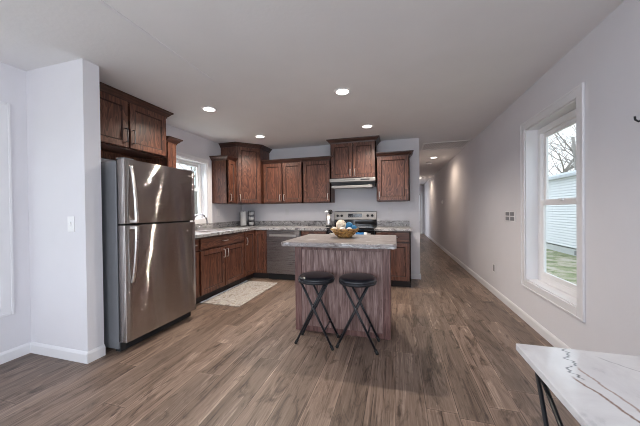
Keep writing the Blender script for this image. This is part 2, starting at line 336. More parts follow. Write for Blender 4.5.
def lathe(b, prof, n=32, cx=0, cy=0, cz=0, smooth=True, wob=None):
    rings = []
    for r, z in prof:
        if r < 1e-6: rings.append([b.verts.new((cx, cy, cz+z))])
        else:
            rings.append([b.verts.new((cx+(r*(wob(2*PI*k/n, z) if wob else 1))*math.cos(2*PI*k/n), cy+(r*(wob(2*PI*k/n, z) if wob else 1))*math.sin(2*PI*k/n), cz+z)) for k in range(n)])
    for r0, r1 in zip(rings, rings[1:]):
        for k in range(n):
            a = r0[k % len(r0)]; c = r0[(k+1) % len(r0)]; d = r1[(k+1) % len(r1)]; e = r1[k % len(r1)]
            q = [a]
            for v in (c, d, e):
                if v not in q: q.append(v)
            if len(q) > 2:
                f = b.faces.new(q); f.smooth = smooth
def xf(b, vs, mat):
    for v in vs: v.co = mat @ v.co
def sweep(b, path, prof, z0, closed_prof=True):
    """path: 2D points left to right as seen from outside; prof: (out, up) polygon"""
    P = [Vector(p) for p in path]; rings = []
    nrm = []
    for a, c in zip(P, P[1:]):
        d = (c-a).normalized(); nrm.append(Vector((d.y, -d.x)))
    for i, p in enumerate(P):
        if i == 0: o = nrm[0]
        elif i == len(P)-1: o = nrm[-1]
        else:
            o = (nrm[i-1]+nrm[i]); o = o/(o.dot(nrm[i]))
        rings.append([b.verts.new((p.x+o.x*u, p.y+o.y*u, z0+v)) for u, v in prof])
    n = len(prof)
    for r0, r1 in zip(rings, rings[1:]):
        for k in range(n): b.faces.new((r0[k], r1[k], r1[(k+1) % n], r0[(k+1) % n]))
    b.faces.new(rings[0]); b.faces.new(rings[-1][::-1])
def obj(name, b, mat, parent=None, bevel=0, loc=None, smooth=False, subsurf=0):
    me = bpy.data.meshes.new(name)
    bmesh.ops.recalc_face_normals(b, faces=b.faces[:]); b.to_mesh(me); b.free()
    o = bpy.data.objects.new(name, me); COL.objects.link(o)
    for mm in (mat if isinstance(mat, (list, tuple)) else [mat]): me.materials.append(mm)
    if parent: o.parent = parent
    if loc: o.location = loc
    if smooth:
        for p in me.polygons: p.use_smooth = True
    if bevel:
        md = o.modifiers.new('bevel', 'BEVEL'); md.width = bevel; md.segments = 2; md.limit_method = 'ANGLE'; md.angle_limit = .6
    if subsurf:
        md = o.modifiers.new('sub', 'SUBSURF'); md.levels = subsurf; md.render_levels = subsurf
    return o
def box(name, x0, x1, y0, y1, z0, z1, mat, parent=None, bevel=.002):
    b = BM(); bx(b, x0, x1, y0, y1, z0, z1); return obj(name, b, mat, parent, bevel)
def tag(o, label, cat, group=None):
    o['label'] = label; o['category'] = cat
    if group: o['group'] = group
    return o
def thing(name, label, cat, loc=(0, 0, 0), rz=0, group=None):
    o = bpy.data.objects.new(name, None); COL.objects.link(o); o.empty_display_size = .1
    o.location = loc; o.rotation_euler = (0, 0, rz)
    return tag(o, label, cat, group)
def struct(o, label=None, cat=None):
    o['kind'] = 'structure'
    if label: o['label'] = label
    if cat: o['category'] = cat
    return o
def copy_tree(o, parent=None):
    c = o.copy(); COL.objects.link(c)
    if parent: c.parent = parent
    for ch in list(o.children): copy_tree(ch, c)
    return c

# ------------------------------------------------------------------ the room shell
def wall_x(name, xa, xb, y0, y1, holes, label):          # a wall in a plane of constant x with holes (y0,y1,z0,z1)
    b = BM(); cur = y0
    for (h0, h1, a, c) in sorted(holes):
        if h0 > cur: bx(b, xa, xb, cur, h0, 0, H)
        if a > 0: bx(b, xa, xb, h0, h1, 0, a)
        bx(b, xa, xb, h0, h1, c, H); cur = h1
    bx(b, xa, xb, cur, y1, 0, H)
    return struct(obj(name, b, WALL), label, 'wall')
RW = (2.490, 3.352, .445, 2.035)       # right window opening y0,y1,z0,z1
SW = (3.045, 3.868, 1.09, 2.03)        # window over the sink
LW = (.52, 1.375, .455, 2.035)         # left window nearest the camera
SD = (-1.9, -.5, .45, 2.05)            # openings added behind the camera for the fill lamps
RD = (-2.0, -.6, .45, 2.05)
wall_x('wall_right', XR, XR+.16, YF-.16, YE, [RW, RD], 'long pale lilac-grey wall with the tall window')
wall_x('wall_left', XL-.16, XL, YF-.16, YB, [SW, LW, SD], 'pale wall behind the refrigerator and sink')
struct(box('wall_partition', XL, XS, YP0, YP1, 0, H, WALL, bevel=0), 'short pale wall beside the refrigerator, with a light switch', 'wall')
struct(box('wall_back', XL-.16, XH, YB, YB+.12, 0, H, WALL, bevel=0), 'pale kitchen back wall behind range and cabinets', 'wall')
wall_x('wall_hall_left', XH-.12, XH, YB+.12, YE, [(12.3, 13.4, 0, 2.05)], 'left wall of the hallway')  # hidden doorway added for the hall-end fill lamp
b = BM(); bx(b, XL, -2.0, YF-.16, YF, 0, H); bx(b, .6, XR, YF-.16, YF, 0, H); bx(b, -2.0, .6, YF-.16, YF, 2.15, H)  # rear gap added to let the fill lamp in
struct(obj('wall_front', b, WALL), 'wall behind the viewer with an opening added for fill light', 'wall')
b = BM(); DX0, DX1 = .46, 1.235
bx(b, XH-.12, DX0, YE, YE+.12, 0, H); bx(b, DX1, XR+.16, YE, YE+.12, 0, H); bx(b, DX0, DX1, YE, YE+.12, 2.05, H)
struct(obj('wall_hall_end', b, WALL), 'end wall of the hallway', 'wall')
struct(box('floor', XL-.16, XR+.16, YF-.16, YE+.12, -.12, 0, FLOOR, bevel=0), 'brown grey wood-look plank floor', 'floor')
struct(box('ceiling', XL-.16, XR+.16, YF-.16, YE+.12, H, H+.1, CEIL, bevel=0), 'pale grey ceiling', 'ceiling')
struct(box('trim_1', -1.660, -1.634, -3.2, 2.2, H-.003, H, TRIM, bevel=0), 'faint raised seam running along the ceiling', 'trim')

# baseboards
BBP = [(0, 0), (.014, 0), (.014, .07), (.009, .082), (.004, .09), (0, .09)]
def baseboard(name, path, label):
    b = BM(); sweep(b, path, BBP, 0); struct(obj(name, b, TRIM), label, 'baseboard')
baseboard('baseboard_right', [(XR, YE-.01), (XR, YF)], 'white baseboard along the long right wall')
baseboard('baseboard_left', [(XL, YF), (XL, YP0), (XS, YP0), (XS, YP1)], 'white baseboard around the short wall beside the refrigerator')
baseboard('baseboard_back', [(.222, YB), (XH, YB), (XH, YE-.01)], 'white baseboard at the kitchen wall end and hallway')

# windows
def window(n, x_in, side, hole, label, cas=.08, dep=.16, ct=None, fw=.060, st=.052):
    """side=+1: the outside is at +x"""
    y0, y1, z0, z1 = hole; s = side
    root = bpy.data.objects.new('window_%d' % n, None); COL.objects.link(root); root.location = (x_in, (y0+y1)/2, z0); struct(root, label, 'window')
    hy, hz = (y1-y0)/2, z1-z0; ct = ct or cas
    def X(a, c): return (min(a*s, c*s), max(a*s, c*s))
    # interior casing, mitred picture-frame with a raised outer bead
    b = BM()
    for (a0, a1, c0, c1) in ((-hy-cas, -hy, -cas, hz+ct), (hy, hy+cas, -cas, hz+ct), (-hy, hy, -cas, 0), (-hy, hy, hz, hz+ct)):
        bx(b, *X(-.012, -.0005), a0, a1, c0, c1)
    e = .018
    for (a0, a1, c0, c1) in ((-hy-cas, -hy-cas+e, -cas, hz+ct), (hy+cas-e, hy+cas, -cas, hz+ct), (-hy-cas+e, hy+cas-e, -cas, -cas+e), (-hy-cas+e, hy+cas-e, hz+ct-e, hz+ct)):
        bx(b, *X(-.017, -.010), a0, a1, c0, c1)
    obj('casing', b, TRIM, root, .003)
    b = BM(); q = .012
    bx(b, *X(0, dep), -hy, -hy+q, 0, hz); bx(b, *X(0, dep), hy-q, hy, 0, hz); bx(b, *X(0, dep), -hy+q, hy-q, 0, q); bx(b, *X(0, dep), -hy+q, hy-q, hz-q, hz)
    obj('jamb', b, TRIM, root, .001)
    b = BM(); f0 = q; f1 = q+fw
    for (a0, a1, c0, c1) in ((-hy+f0, -hy+f1, f0, hz-f0), (hy-f1, hy-f0, f0, hz-f0), (-hy+f1, hy-f1, f0, f1), (-hy+f1, hy-f1, hz-f1, hz-f0)):
        bx(b, *X(.105, .155), a0, a1, c0, c1)
    obj('window_frame', b, WHT, root, .004)
    mid = hz*.515
    for nm, d0, c0, c1 in (('lower_sash', .108, f1-.01, mid+.022), ('upper_sash', .132, mid-.022, hz-f1+.01)):
        b = BM(); g = hy-f1+.008
        for (a0, a1, e0, e1) in ((-g, -g+st, c0, c1), (g-st, g, c0, c1), (-g+st, g-st, c0, c0+st), (-g+st, g-st, c1-st, c1)):
            bx(b, *X(d0, d0+.024), a0, a1, e0, e1)
        sh = obj(nm, b, WHT, root, .003)
        b = BM(); bx(b, *X(d0+.010, d0+.013), -g+st-.004, g-st+.004, c0+st-.004, c1-st+.004); obj('pane', b, GLASS, sh)
        if nm == 'lower_sash':
            b = BM(); bx(b, *X(d0-.012, d0+.002), -.03, .03, c1-.012, c1+.006); obj('sash_lock', b, WHT, sh, .002)
    return root
window(1, XR, 1, RW, 'tall white double-hung window in the long right wall')
window(2, XL, -1, SW, 'white window over the sink, mostly behind the refrigerator', .10, ct=.06, fw=.03, st=.042)
window(3, XL, -1, LW, 'white window on the left wall cut by the frame')
window(4, XL, -1, SD, 'white window added behind the viewer for fill light')
window(5, XR, 1, RD, 'white window added on the right wall behind the viewer for fill light')

# hall door
dr = bpy.data.objects.new('door_1', None); COL.objects.link(dr); dr.location = (DX0, YE, 0); struct(dr, 'white door at the far end of the hallway', 'door')
dw = DX1-DX0
b = BM(); bx(b, .02, dw-.16, .03, .07, .012, 2.03); bx(b, dw-.09, dw-.02, .03, .07, .012, 2.03); bx(b, dw-.16, dw-.09, .03, .07, .012, .60); bx(b, dw-.16, dw-.09, .03, .07, 1.95, 2.03)
sl = obj('slab', b, WHT, dr, .003)
box('pane', dw-.162, dw-.088, .048, .052, .598, 1.952, GLASS, sl, 0)
b = BM()
for z in (.58, 1.97): bx(b, dw-.14, dw-.09, .020, .031, z-.03, z+.03)
obj('hinge', b, BLK, dr)
b = BM(); bx(b, -.06, .02, -.014, 0, 0, 2.11); bx(b, dw-.02, dw+.06, -.014, 0, 0, 2.11); bx(b, .02, dw-.02, -.014, 0, 2.03, 2.11); obj('casing', b, TRIM, dr, .002)
b = BM(); tube(b, [(.09, .03, .95), (.09, -.02, .95)], .012); lathe(b, [(0, -.025), (.025, -.01), (.025, .01), (0, .025)], 16, .09, -.035, .95); obj('door_knob', b, NICK, dr)

# ------------------------------------------------------------------ outdoors
GZ = -1.05
b = BM(); bx(b, -40, 60, -40, 70, GZ-.1, GZ); go = obj('lawn', b, GRASS); go['kind'] = 'structure'; go['label'] = 'patchy winter lawn outside'; go['category'] = 'ground'
hs = thing('neighbour_house', 'white lap-sided house across the lawn, seen through the tall right window', 'house', (8.0, 18.0, GZ))
b = BM(); k = 0; z = .36
while z < 3.62:
    P = [(0, z+.045), (-.055, z+.038), (-.060, z+.038), (-.040, z+.13), (0, z+.13)]
    a = [b.verts.new((x, -12, q)) for x, q in P]; c = [b.verts.new((x, 14, q)) for x, q in P]
    for i in range(4): b.faces.new((a[i], c[i], c[i+1], a[i+1]))
    z += .13
bx(b, 0, 4, -12, 14, .36, z)
obj('siding', b, SID, hs)
box('skirting', .05, 4, -11.9, 13.9, 0, .30, SKIRT, hs)
b = BM(); rv = [(-.35, z-.02), (-.35, z+.10), (2, z+.70), (4.35, z+.10), (4.35, z-.02)]
f0 = [b.verts.new((x, -12.3, q)) for x, q in rv]; f1 = [b.verts.new((x, 14.3, q)) for x, q in rv]
b.faces.new(f0); b.faces.new(f1[::-1])
for i in range(5): b.faces.new((f0[i], f0[(i+1) % 5], f1[(i+1) % 5], f1[i]))
obj('roof', b, ROOF, hs)
for yy in (-7.5, -3.2, 1.5): box('vent', .01, .05, yy, yy+.55, .05, .24, GREY, hs)

def tree(name, label, loc, seed, h, group):
    rnd = random.Random(seed); b = BM()
    def grow(p, d, L, r, depth):
        pts = [p]; rad = [r]; q = p.copy(); dd = d.copy(); n = 5
        for i in range(n):
            dd = (dd+Vector((rnd.uniform(-.22, .22), rnd.uniform(-.22, .22), rnd.uniform(-.05, .16)))).normalized(); q = q+dd*L/n; pts.append(q.copy()); rad.append(r*(1-.6*(i+1)/n))
        tube(b, pts, rad, 6)
        if depth == 0: return
        for i in range(8 if depth > 1 else 5):
            j = rnd.randint(1, n); a = rnd.uniform(0, 2*PI)
            nd = (dd*.55+Vector((math.cos(a), math.sin(a), rnd.uniform(.0, .5)))).normalized()
            grow(pts[j], nd, L*rnd.uniform(.5, .75), rad[j]*.62, depth-1)
    grow(Vector((0, 0, -.05)), Vector((0, 0, 1)), h, h*.030, 3)
    o = obj(name, b, BARK, None, loc=loc); return tag(o, label, 'tree', group)
tree('bare_tree', 'bare pale-barked tree behind the white house, in the tall window', (15.6, 29.2, GZ), 4, 8.6, None)
tree('bare_tree', 'second bare tree further left behind the white house', (16.5, 37.5, GZ), 9, 8.5, None)
tree('bare_tree', 'bare tree outside the window over the sink', (-13, 15.0, GZ), 6, 6.5, None)

# ------------------------------------------------------------------ cabinets
DT = .020                                            # door thickness
def bar_handle(parent, cx, cz, L, vertical, y, mat=NICK):
    b = BM(); h = L/2; st = .028
    if vertical:
        pts = [(cx, y, cz-h), (cx, y-st*.8, cz-h), (cx, y-st, cz-h+.008), (cx, y-st-.003, cz), (cx, y-st, cz+h-.008), (cx, y-st*.8, cz+h), (cx, y, cz+h)]
    else:
        pts = [(cx-h, y, cz), (cx-h, y-st*.8, cz), (cx-h+.008, y-st, cz), (cx, y-st-.003, cz), (cx+h-.008, y-st, cz), (cx+h, y-st*.8, cz), (cx+h, y, cz)]
    tube(b, pts, .006, 8); return obj('handle', b, mat, parent)
def shaker(b, x0, x1, z0, z1, y, st=.058, t=DT, rec=.011):
    """a shaker door or drawer front: its back at y, its face at y-t"""
    bx(b, x0, x0+st, y-t, y, z0, z1); bx(b, x1-st, x1, y-t, y, z0, z1)
    bx(b, x0+st, x1-st, y-t, y, z0, z0+st); bx(b, x0+st, x1-st, y-t, y, z1-st, z1)
    bx(b, x0+st, x1-st, y-t+rec, y, z0+st, z1-st)
    e = .013; f = y-t+rec
    for (p0, p1, q0, q1, ix, iz) in ((x0+st, x1-st, z0+st, z0+st, 0, 1), (x0+st, x1-st, z1-st, z1-st, 0, -1), (x0+st, x0+st, z0+st, z1-st, 1, 0), (x1-st, x1-st, z0+st, z1-st, -1, 0)):
        a = b.verts.new((p0, y-t+.002, q0)); c = b.verts.new((p1, y-t+.002, q1))
        if iz: d = b.verts.new((p1-e, f-.0006, q1+iz*e)); g = b.verts.new((p0+e, f-.0006, q0+iz*e))
        else: d = b.verts.new((p1+ix*e, f-.0006, q1-e)); g = b.verts.new((p0+ix*e, f-.0006, q0+e))
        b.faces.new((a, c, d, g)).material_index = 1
def door(parent, x0, x1, z0, z1, y, handle=None, hz=None, hmat=NICK, hl=.115, st=.058, name='door'):
    b = BM(); shaker(b, x0, x1, z0, z1, y, st); o = obj(name, b, [CAB, SHADE], parent, .0018)
    if handle:
        hx = x0+.030 if handle == 'l' else x1-.030
        bar_handle(o, hx, hz, hl, True, y-DT, hmat)
    return o
def drawer(parent, x0, x1, z0, z1, y, hmat=NICK, hl=.115):
    b = BM(); bx(b, x0, x1, y-DT, y, z0, z1); o = obj('drawer', b, CABH, parent, .003)
    bar_handle(o, (x0+x1)/2, (z0+z1)/2, hl, False, y-DT, hmat); return o
CRP = [(0, -.010), (.010, -.010), (.014, .008), (.026, .018), (.048, .044), (.060, .050), (.062, .065), (0, .065)]
def carcass(root, w, d, z0, z1, ff=.038, kick=0, mid=None):
    b = BM(); t = .016
    bx(b, 0, t, .0, d, z0, z1); bx(b, w-t, w, .0, d, z0, z1)
    bx(b, t, w-t, .02, d, z0+.012, z0+.03); bx(b, t, w-t, .02, d, z1-t, z1); bx(b, t, w-t, d-.008, d, z0, z1)
    o = obj('carcass', b, CAB, root, .001)
    b = BM()
    bx(b, 0, ff, -.0, .019, z0, z1); bx(b, w-ff, w, 0, .019, z0, z1); bx(b, ff, w-ff, 0, .019, z1-ff, z1); bx(b, ff, w-ff, 0, .019, z0, z0+ff)
    if mid: bx(b, ff, w-ff, 0, .019, mid-.02, mid+.02)
    bx(b, t, w-t, .019, .022, z0+.03, z1-.02)
    obj('face_frame', b, FFW, root, .001)
    if kick:
        b = BM(); bx(b, 0, w, .07, .085, 0, z0); bx(b, 0, .016, .085, d, 0, z0); bx(b, w-.016, w, .085, d, 0, z0); obj('toe_kick', b, KICK, root)
def crown(root, path, z):
    b = BM(); sweep(b, path, CRP, z); return obj('crown_moulding', b, CROWN, root)
def wall_cab(name, label, loc, rz, w, d, z1, doors, ctop, ends=(True, True), hl=.115, group=None, hmat=NICK):
    """local: front at y=0 facing -y, x along the width, root at the underside"""
    r = thing(name, label, 'cabinet', loc, rz, group)
    carcass(r, w, d, 0, z1)
    n = len(doors); ov = .012; g = .022
    W = w-2*(.038-ov-.008)
    xs = .018; ww = (w-2*xs-(n-1)*g)/n
    for i, hd in enumerate(doors):
        x0 = xs+i*(ww+g)
        door(r, x0, x0+ww, .016, z1-.016, -.0005, hd, .10+(hl-.115)*1.5, hl=hl, hmat=hmat)
    p = ([(-.0, d)] if ends[0] else [])+[(0, 0), (w, 0)]+([(w, d)] if ends[1] else [])
    crown(r, p, ctop-.065)
    return r
UB = 1.35; UD = .305
# back wall uppers (front face frame at y = YB-UD)
YU = YB-UD-.02+.02
wall_cab('wall_cabinet', 'two-door dark cherry wall cabinet right of the tall corner cabinet', (-2.425, YU, UB), 0, .795, UD, .755, ['r', 'l'], .81, (False, False))
wall_cab('wall_cabinet', 'single-door dark cherry wall cabinet just left of the range hood', (-1.628, YU, UB), 0, .522, UD, .755, ['r'], .81, (False, True))
wall_cab('wall_cabinet', 'two-door dark cherry wall cabinet rising to the ceiling above the range hood', (-1.102, YU-.02, 1.752), 0, .785, UD+.02, .625, ['r', 'l'], .687, (True, True))
wall_cab('wall_cabinet', 'single-door dark cherry wall cabinet right of the range hood, at the wall end', (-.315, YU, UB), 0, .532, UD, .755, ['l'], .81, (False, True))
# left wall uppers (rz = 90 deg: local x runs to +y, front faces +x)
wall_cab('wall_cabinet', 'narrow dark cherry wall cabinet between sink window and corner cabinet', (XL+UD, 3.995, UB), PI/2, .253, UD, .755, ['l'], .81, (True, False))
# cabinet above the refrigerator
r = wall_cab('fridge_cabinet', 'two-door dark cherry cabinet above the refrigerator, reaching the ceiling', (XL+UD+.045, YP1+.016, 1.875), PI/2, .985, UD+.045, .51, ['r', 'l'], .562, (False, True), .14, hmat=PEWT)
box('rear_rail', .016, .968, UD+.005, UD+.0445, -.075, -.001, CAB, r)
r = wall_cab('wall_cabinet', 'very narrow dark cherry wall cabinet behind the refrigerator, beside the sink window', (XL+UD+.02, YP1+1.012, UB), PI/2, .165, UD+.02, .745, ['l'], .80, (False, True))
# diagonal corner upper
A = .635; S = .325; AL = .69; SR = AL-(A-S)
r = thing('corner_cabinet', 'tall diagonal dark cherry wall cabinet in the kitchen corner', 'cabinet', (XL, YB, UB))
HT = 1.03
pl = [(0, -.0), (0, -AL), (S, -AL), (A, -SR), (A, 0)]
b = BM()
lo = [b.verts.new((x, y, .0)) for x, y in pl]; hi = [b.verts.new((x, y, HT)) for x, y in pl]
b.faces.new(lo[::-1]); b.faces.new(hi)
for i in range(5): b.faces.new((lo[i], lo[(i+1) % 5], hi[(i+1) % 5], hi[i]))
obj('carcass', b, CAB, r, .002)
dl = (A-S)*math.sqrt(2)
b = BM(); shaker(b, .022, dl-.022, .016, HT-.016, -.0005, .055)
MT = Matrix.Translation((S, -AL, 0)) @ Matrix.Rotation(PI/4, 4, 'Z')
bmesh.ops.transform(b, matrix=MT, verts=b.verts[:]); dd = obj('door', b, [CAB, SHADE], r, .0018)
b = BM(); cx, cz, h = .052, .10, .058
tube(b, [(cx, -.0205, cz-h), (cx, -.043, cz-h), (cx, -.049, cz-h+.008), (cx, -.052, cz), (cx, -.049, cz+h-.008), (cx, -.043, cz+h), (cx, -.0205, cz+h)], .006, 8)
bmesh.ops.transform(b, matrix=MT, verts=b.verts[:]); obj('handle', b, NICK, dd)
crown(r, [(0, -AL), (S, -AL), (A, -SR), (A, 0)], HT-.002)

# base cabinets
def base_cab(name, label, loc, rz, w, d=.60, layout='', top=.874):
    r = thing(name, label, 'cabinet', loc, rz); carcass(r, w, d, .105, top, kick=1, mid=.70 if 'D' in layout else None); return r
FX = XL+.62                                         # front plane of the left run
FY = YB-.62                                         # front plane of the back run
r = base_cab('sink_cabinet', 'dark cherry sink base cabinet with false drawer front and two doors', (FX, 2.905, 0), PI/2, 1.07, .60, 'D')
drawer(r, .020, 1.05, .715, .855, -.0005)
door(r, .020, .526, .118, .690, -.0005, 'r', .60); door(r, .544, 1.05, .118, .690, -.0005, 'l', .60)
r = thing('corner_base_cabinet', 'dark cherry corner base cabinet with a folding corner door, left of the dishwasher', 'cabinet', (FX, FY, 0))
b = BM(); yl = 3.978-FY
pl = [(-.60, .60), (-.60, yl), (0, yl), (0, 0), (.248, 0), (.248, .60)]
lo = [b.verts.new((x, y, .105)) for x, y in pl]; hi = [b.verts.new((x, y, .874)) for x, y in pl]
b.faces.new(lo[::-1]); b.faces.new(hi)
for i in range(6): b.faces.new((lo[i], lo[(i+1) % 6], hi[(i+1) % 6], hi[i]))
obj('carcass', b, CAB, r, .001)
b = BM(); bx(b, -.075, -.06, yl, .075, 0, .105); bx(b, -.06, .248, .06, .075, 0, .105); obj('toe_kick', b, KICK, r)
door(r, .024, .238, .118, .858, -.0005, None, st=.05)
b = BM(); shaker(b, .012, -yl-.024, .118, .858, -.0005, .05)
MT = Matrix.Translation((0, yl, 0)) @ Matrix.Rotation(PI/2, 4, 'Z')
bmesh.ops.transform(b, matrix=MT, verts=b.verts[:]); dd = obj('door', b, [CAB, SHADE], r, .0018)
b = BM(); cx, cz, h = .045, .70, .058
tube(b, [(cx, -.0205, cz-h), (cx, -.045, cz-h), (cx, -.052, cz), (cx, -.045, cz+h), (cx, -.0205, cz+h)], .006, 8)
bmesh.ops.transform(b, matrix=MT, verts=b.verts[:]); obj('handle', b, NICK, dd)
r = base_cab('base_cabinet', 'dark cherry base cabinet between dishwasher and range, mostly behind the island', (-1.565, FY, 0), 0, .462, .60, 'D')
drawer(r, .020, .442, .715, .855, -.0005); door(r, .020, .442, .118, .690, -.0005, 'r', .60)
r = base_cab('base_cabinet', 'dark cherry drawer base cabinet right of the range, beside the hallway', (-.325, FY, 0), 0, .535, .60, 'D')
drawer(r, .020, .515, .715, .855, -.0005, hl=.15); door(r, .020, .515, .118, .690, -.0005, 'l', .60)
# filler panel beside the refrigerator
b = BM(); bx(b, XL+.005, FX, 2.62, 2.64, 0, .874)
tag(obj('end_panel', b, CAB), 'dark cherry end panel between refrigerator and sink cabinet', 'panel')
r = thing('drawer_base', 'narrow dark cherry base cabinet hidden beside the refrigerator', 'cabinet', (FX, 2.644, 0), PI/2); carcass(r, .257, .60, .105, .874, kick=1, mid=.70)
drawer(r, .014, .243, .715, .855, -.0005); door(r, .014, .243, .118, .690, -.0005, 'l', .60)

# worktops
def slab_round(b, poly, z0, z1):
    lo = [b.verts.new((x, y, z0)) for x, y in poly]; hi = [b.verts.new((x, y, z1)) for x, y in poly]; n = len(poly)
    b.faces.new(lo[::-1]); b.faces.new(hi)
    for i in range(n): b.faces.new((lo[i], lo[(i+1) % n], hi[(i+1) % n], hi[i]))
SKX0, SKX1, SKY0, SKY1 = -2.97, -2.55, 3.10, 3.84       # sink cut-out
b = BM(); x0, x1 = XL+.002, FX+.030; yf = FY-.030; z0, z1 = .875, CT
bx(b, x0, SKX0, 2.625, yf, z0, z1); bx(b, SKX1, x1, 2.625, yf, z0, z1); bx(b, SKX0, SKX1, 2.625, SKY0, z0, z1); bx(b, SKX0, SKX1, SKY1, yf, z0, z1)
bx(b, x0, -1.105, yf, YB-.002, z0, z1)
ct = tag(obj('worktop', b, LAMS), 'grey granite-look worktop in an L around the sink corner', 'countertop')
b = BM(); bx(b, XL+.002, XL+.021, 2.625, YB-.002, CT, CT+.100); bx(b, XL+.021, -1.105, YB-.021, YB-.002, CT, CT+.100); obj('backsplash', b, LAMS, ct, .003)
b = BM(); bx(b, -.328, .226, yf, YB-.002, z0, z1); ct = tag(obj('worktop', b, LAMS, None, .006), 'short grey granite-look worktop right of the range', 'countertop')
b = BM(); bx(b, -.328, .222, YB-.021, YB-.002, CT, CT+.100); obj('backsplash', b, LAMS, ct, .003)

# sink and faucet
r = thing('kitchen_sink', 'stainless drop-in double sink under the kitchen window', 'sink', ((SKX0+SKX1)/2, (SKY0+SKY1)/2, CT))
hx, hy = (SKX1-SKX0)/2, (SKY1-SKY0)/2
b = BM()
bx(b, -hx-.02, -hx+.015, -hy-.02, hy+.02, .0005, .007); bx(b, hx-.015, hx+.02, -hy-.02, hy+.02, .0005, .007)
bx(b, -hx+.015, hx-.015, -hy-.02, -hy+.015, .0005, .007); bx(b, -hx+.015, hx-.015, hy-.015, hy+.02, .0005, .007); bx(b, -hx+.015, hx-.015, -.015, .015, -.01, .005)
obj('rim', b, SSB, r, .002)
for s in (-1, 1):
    a, c = sorted((s*.015, s*(hy-.015))); b = BM(); X0, X1 = -hx+.015, hx-.015; t = .002
    bx(b, X0, X0+t, a, c, -.17, 0); bx(b, X1-t, X1, a, c, -.17, 0); bx(b, X0, X1, a, a+t, -.17, 0); bx(b, X0, X1, c-t, c, -.17, 0); bx(b, X0, X1, a, c, -.172, -.17)
    bo = obj('bowl', b, SSB, r)
    b = BM(); lathe(b, [(0, 0), (.04, 0), (.042, .003), (.03, .001), (0, .001)], 20, 0, (a+c)/2, -.1695); obj('drain', b, CHR, bo)
r = thing('faucet', 'chrome gooseneck faucet arching over the kitchen sink', 'faucet', (-3.015, 3.47, CT))
b = BM(); pts = [(0, 0, .03), (0, 0, .13)]+[(.125-.125*math.cos(t), 0, .13+.125*math.sin(t)) for t in [PI*i/14 for i in range(1, 15)]]+[(.251, 0, .095)]
tube(b, pts, .0105, 12); obj('spout', b, DCHR, r)
b = BM(); bx(b, -.028, .028, -.12, .12, 0, .012); lathe(b, [(.026, .012), (.022, .03), (.014, .045), (0, .045)], 20); obj('base_plate', b, CHR, r, .003)
for s in (-1, 1):
    b = BM(); lathe(b, [(.022, .012), (.018, .04), (.012, .05), (0, .05)], 16, 0, s*.10, 0); tube(b, [(0, s*.10, .048), (.045, s*.115, .060)], [.007, .005], 8); obj('handle', b, CHR, r)

# ------------------------------------------------------------------ refrigerator
r = thing('refrigerator', 'stainless top-freezer refrigerator with grey side beside the short wall', 'refrigerator', (-2.29, 1.735, 0), PI/2)
W_, T_ = .84, 1.665                                  # local: x along the width (+y world), front faces -y (world +x)
b = BM(); bx(b, 0, W_, .0, .70, .035, T_-.015); obj('case', b, FCASE, r, .006)
b = BM(); bx(b, .01, W_-.01, -.006, .05, .012, .085)
for i in range(5): bx(b, .05, W_-.05, -.009, -.005, .02+i*.012, .025+i*.012)
obj('kick_grille', b, RUB, r, .002)
b = BM(); bx(b, .004, W_-.004, -.010, .0, .10, T_-.02); obj('gasket', b, RUB, r)
def fridge_door(z0, z1):
    b = BM(); n = 14; lo = []; hi = []
    prof = [(0, -.011)]+[(0.0, -.062), (.006, -.078)]+[(.012+(W_-.024)*i/n, -.082-.005*math.sin(PI*i/n)) for i in range(n+1)]+[(W_-.006, -.078), (W_, -.062), (W_, -.011)]
    for x, y in prof: lo.append(b.verts.new((x, y, z0))); hi.append(b.verts.new((x, y, z1)))
    m_ = len(prof)
    b.faces.new(lo[::-1]); b.faces.new(hi)
    for i in range(m_):
        f = b.faces.new((lo[i], lo[(i+1) % m_], hi[(i+1) % m_], hi[i])); f.smooth = True
    o = obj('door', b, SS, r, .003); return o
ZS = 1.105
fz = fridge_door(ZS+.005, T_); rf = fridge_door(.098, ZS-.008)
def fr_handle(parent, za, zb):                       # za: end at the split (stands out), zb: tip fixed to the door
    b = BM(); rows = []
    for i in range(17):
        t = i/16; z = za+(zb-za)*t
        out = -.090-.055*math.cos(t*PI/2)**.8 if t < 1 else -.088
        wdt = .017*(1-.35*t); xx = .065
        rows.append([b.verts.new((xx+a, out+c, z)) for a, c in ((-wdt, .004), (-wdt*.7, -.008), (wdt*.7, -.008), (wdt, .004), (wdt*.6, .010), (-wdt*.6, .010))])
    for r0, r1 in zip(rows, rows[1:]):
        for k in range(6): f = b.faces.new((r0[k], r0[(k+1) % 6], r1[(k+1) % 6], r1[k])); f.smooth = True
    b.faces.new(rows[0]); b.faces.new(rows[-1][::-1])
    s = 1 if zb > za else -1
    bx(b, .053, .077, -.142, -.083, min(za, za+s*.022), max(za, za+s*.022))
    return obj('handle', b, SSB, parent, .001)
fr_handle(fz, ZS+.015, T_-.055); fr_handle(rf, ZS-.018, .60)
b = BM(); bx(b, .735, .775, -.0905, -.0865, T_-.068, T_-.056); obj('badge', b, SSB, fz)
for x in (.02, W_-.12): box('hinge_cover', x, x+.10, -.06, .02, T_-.004, T_+.013, FCASE, r, .004)

# ------------------------------------------------------------------ dishwasher
r = thing('dishwasher', 'stainless dishwasher under the worktop, left of the island', 'dishwasher', (-2.196, FY, 0))
b = BM(); bx(b, .004, .622, .02, .58, .114, .868); obj('tub', b, FCASE, r)
b = BM(); bx(b, .006, .620, -.035, .018, .118, .866); dd = obj('door', b, SSD, r, .006)
b = BM(); bx(b, .06, .55, -.038, -.033, .765, .800); obj('pocket_handle', b, NICK, dd, .001)
b = BM(); bx(b, .06, .55, -.042, -.034, .800, .806); obj('grip_lip', b, SSM, dd, .001)
box('toe_kick', .01, .616, .03, .05, .005, .112, RUB, r)

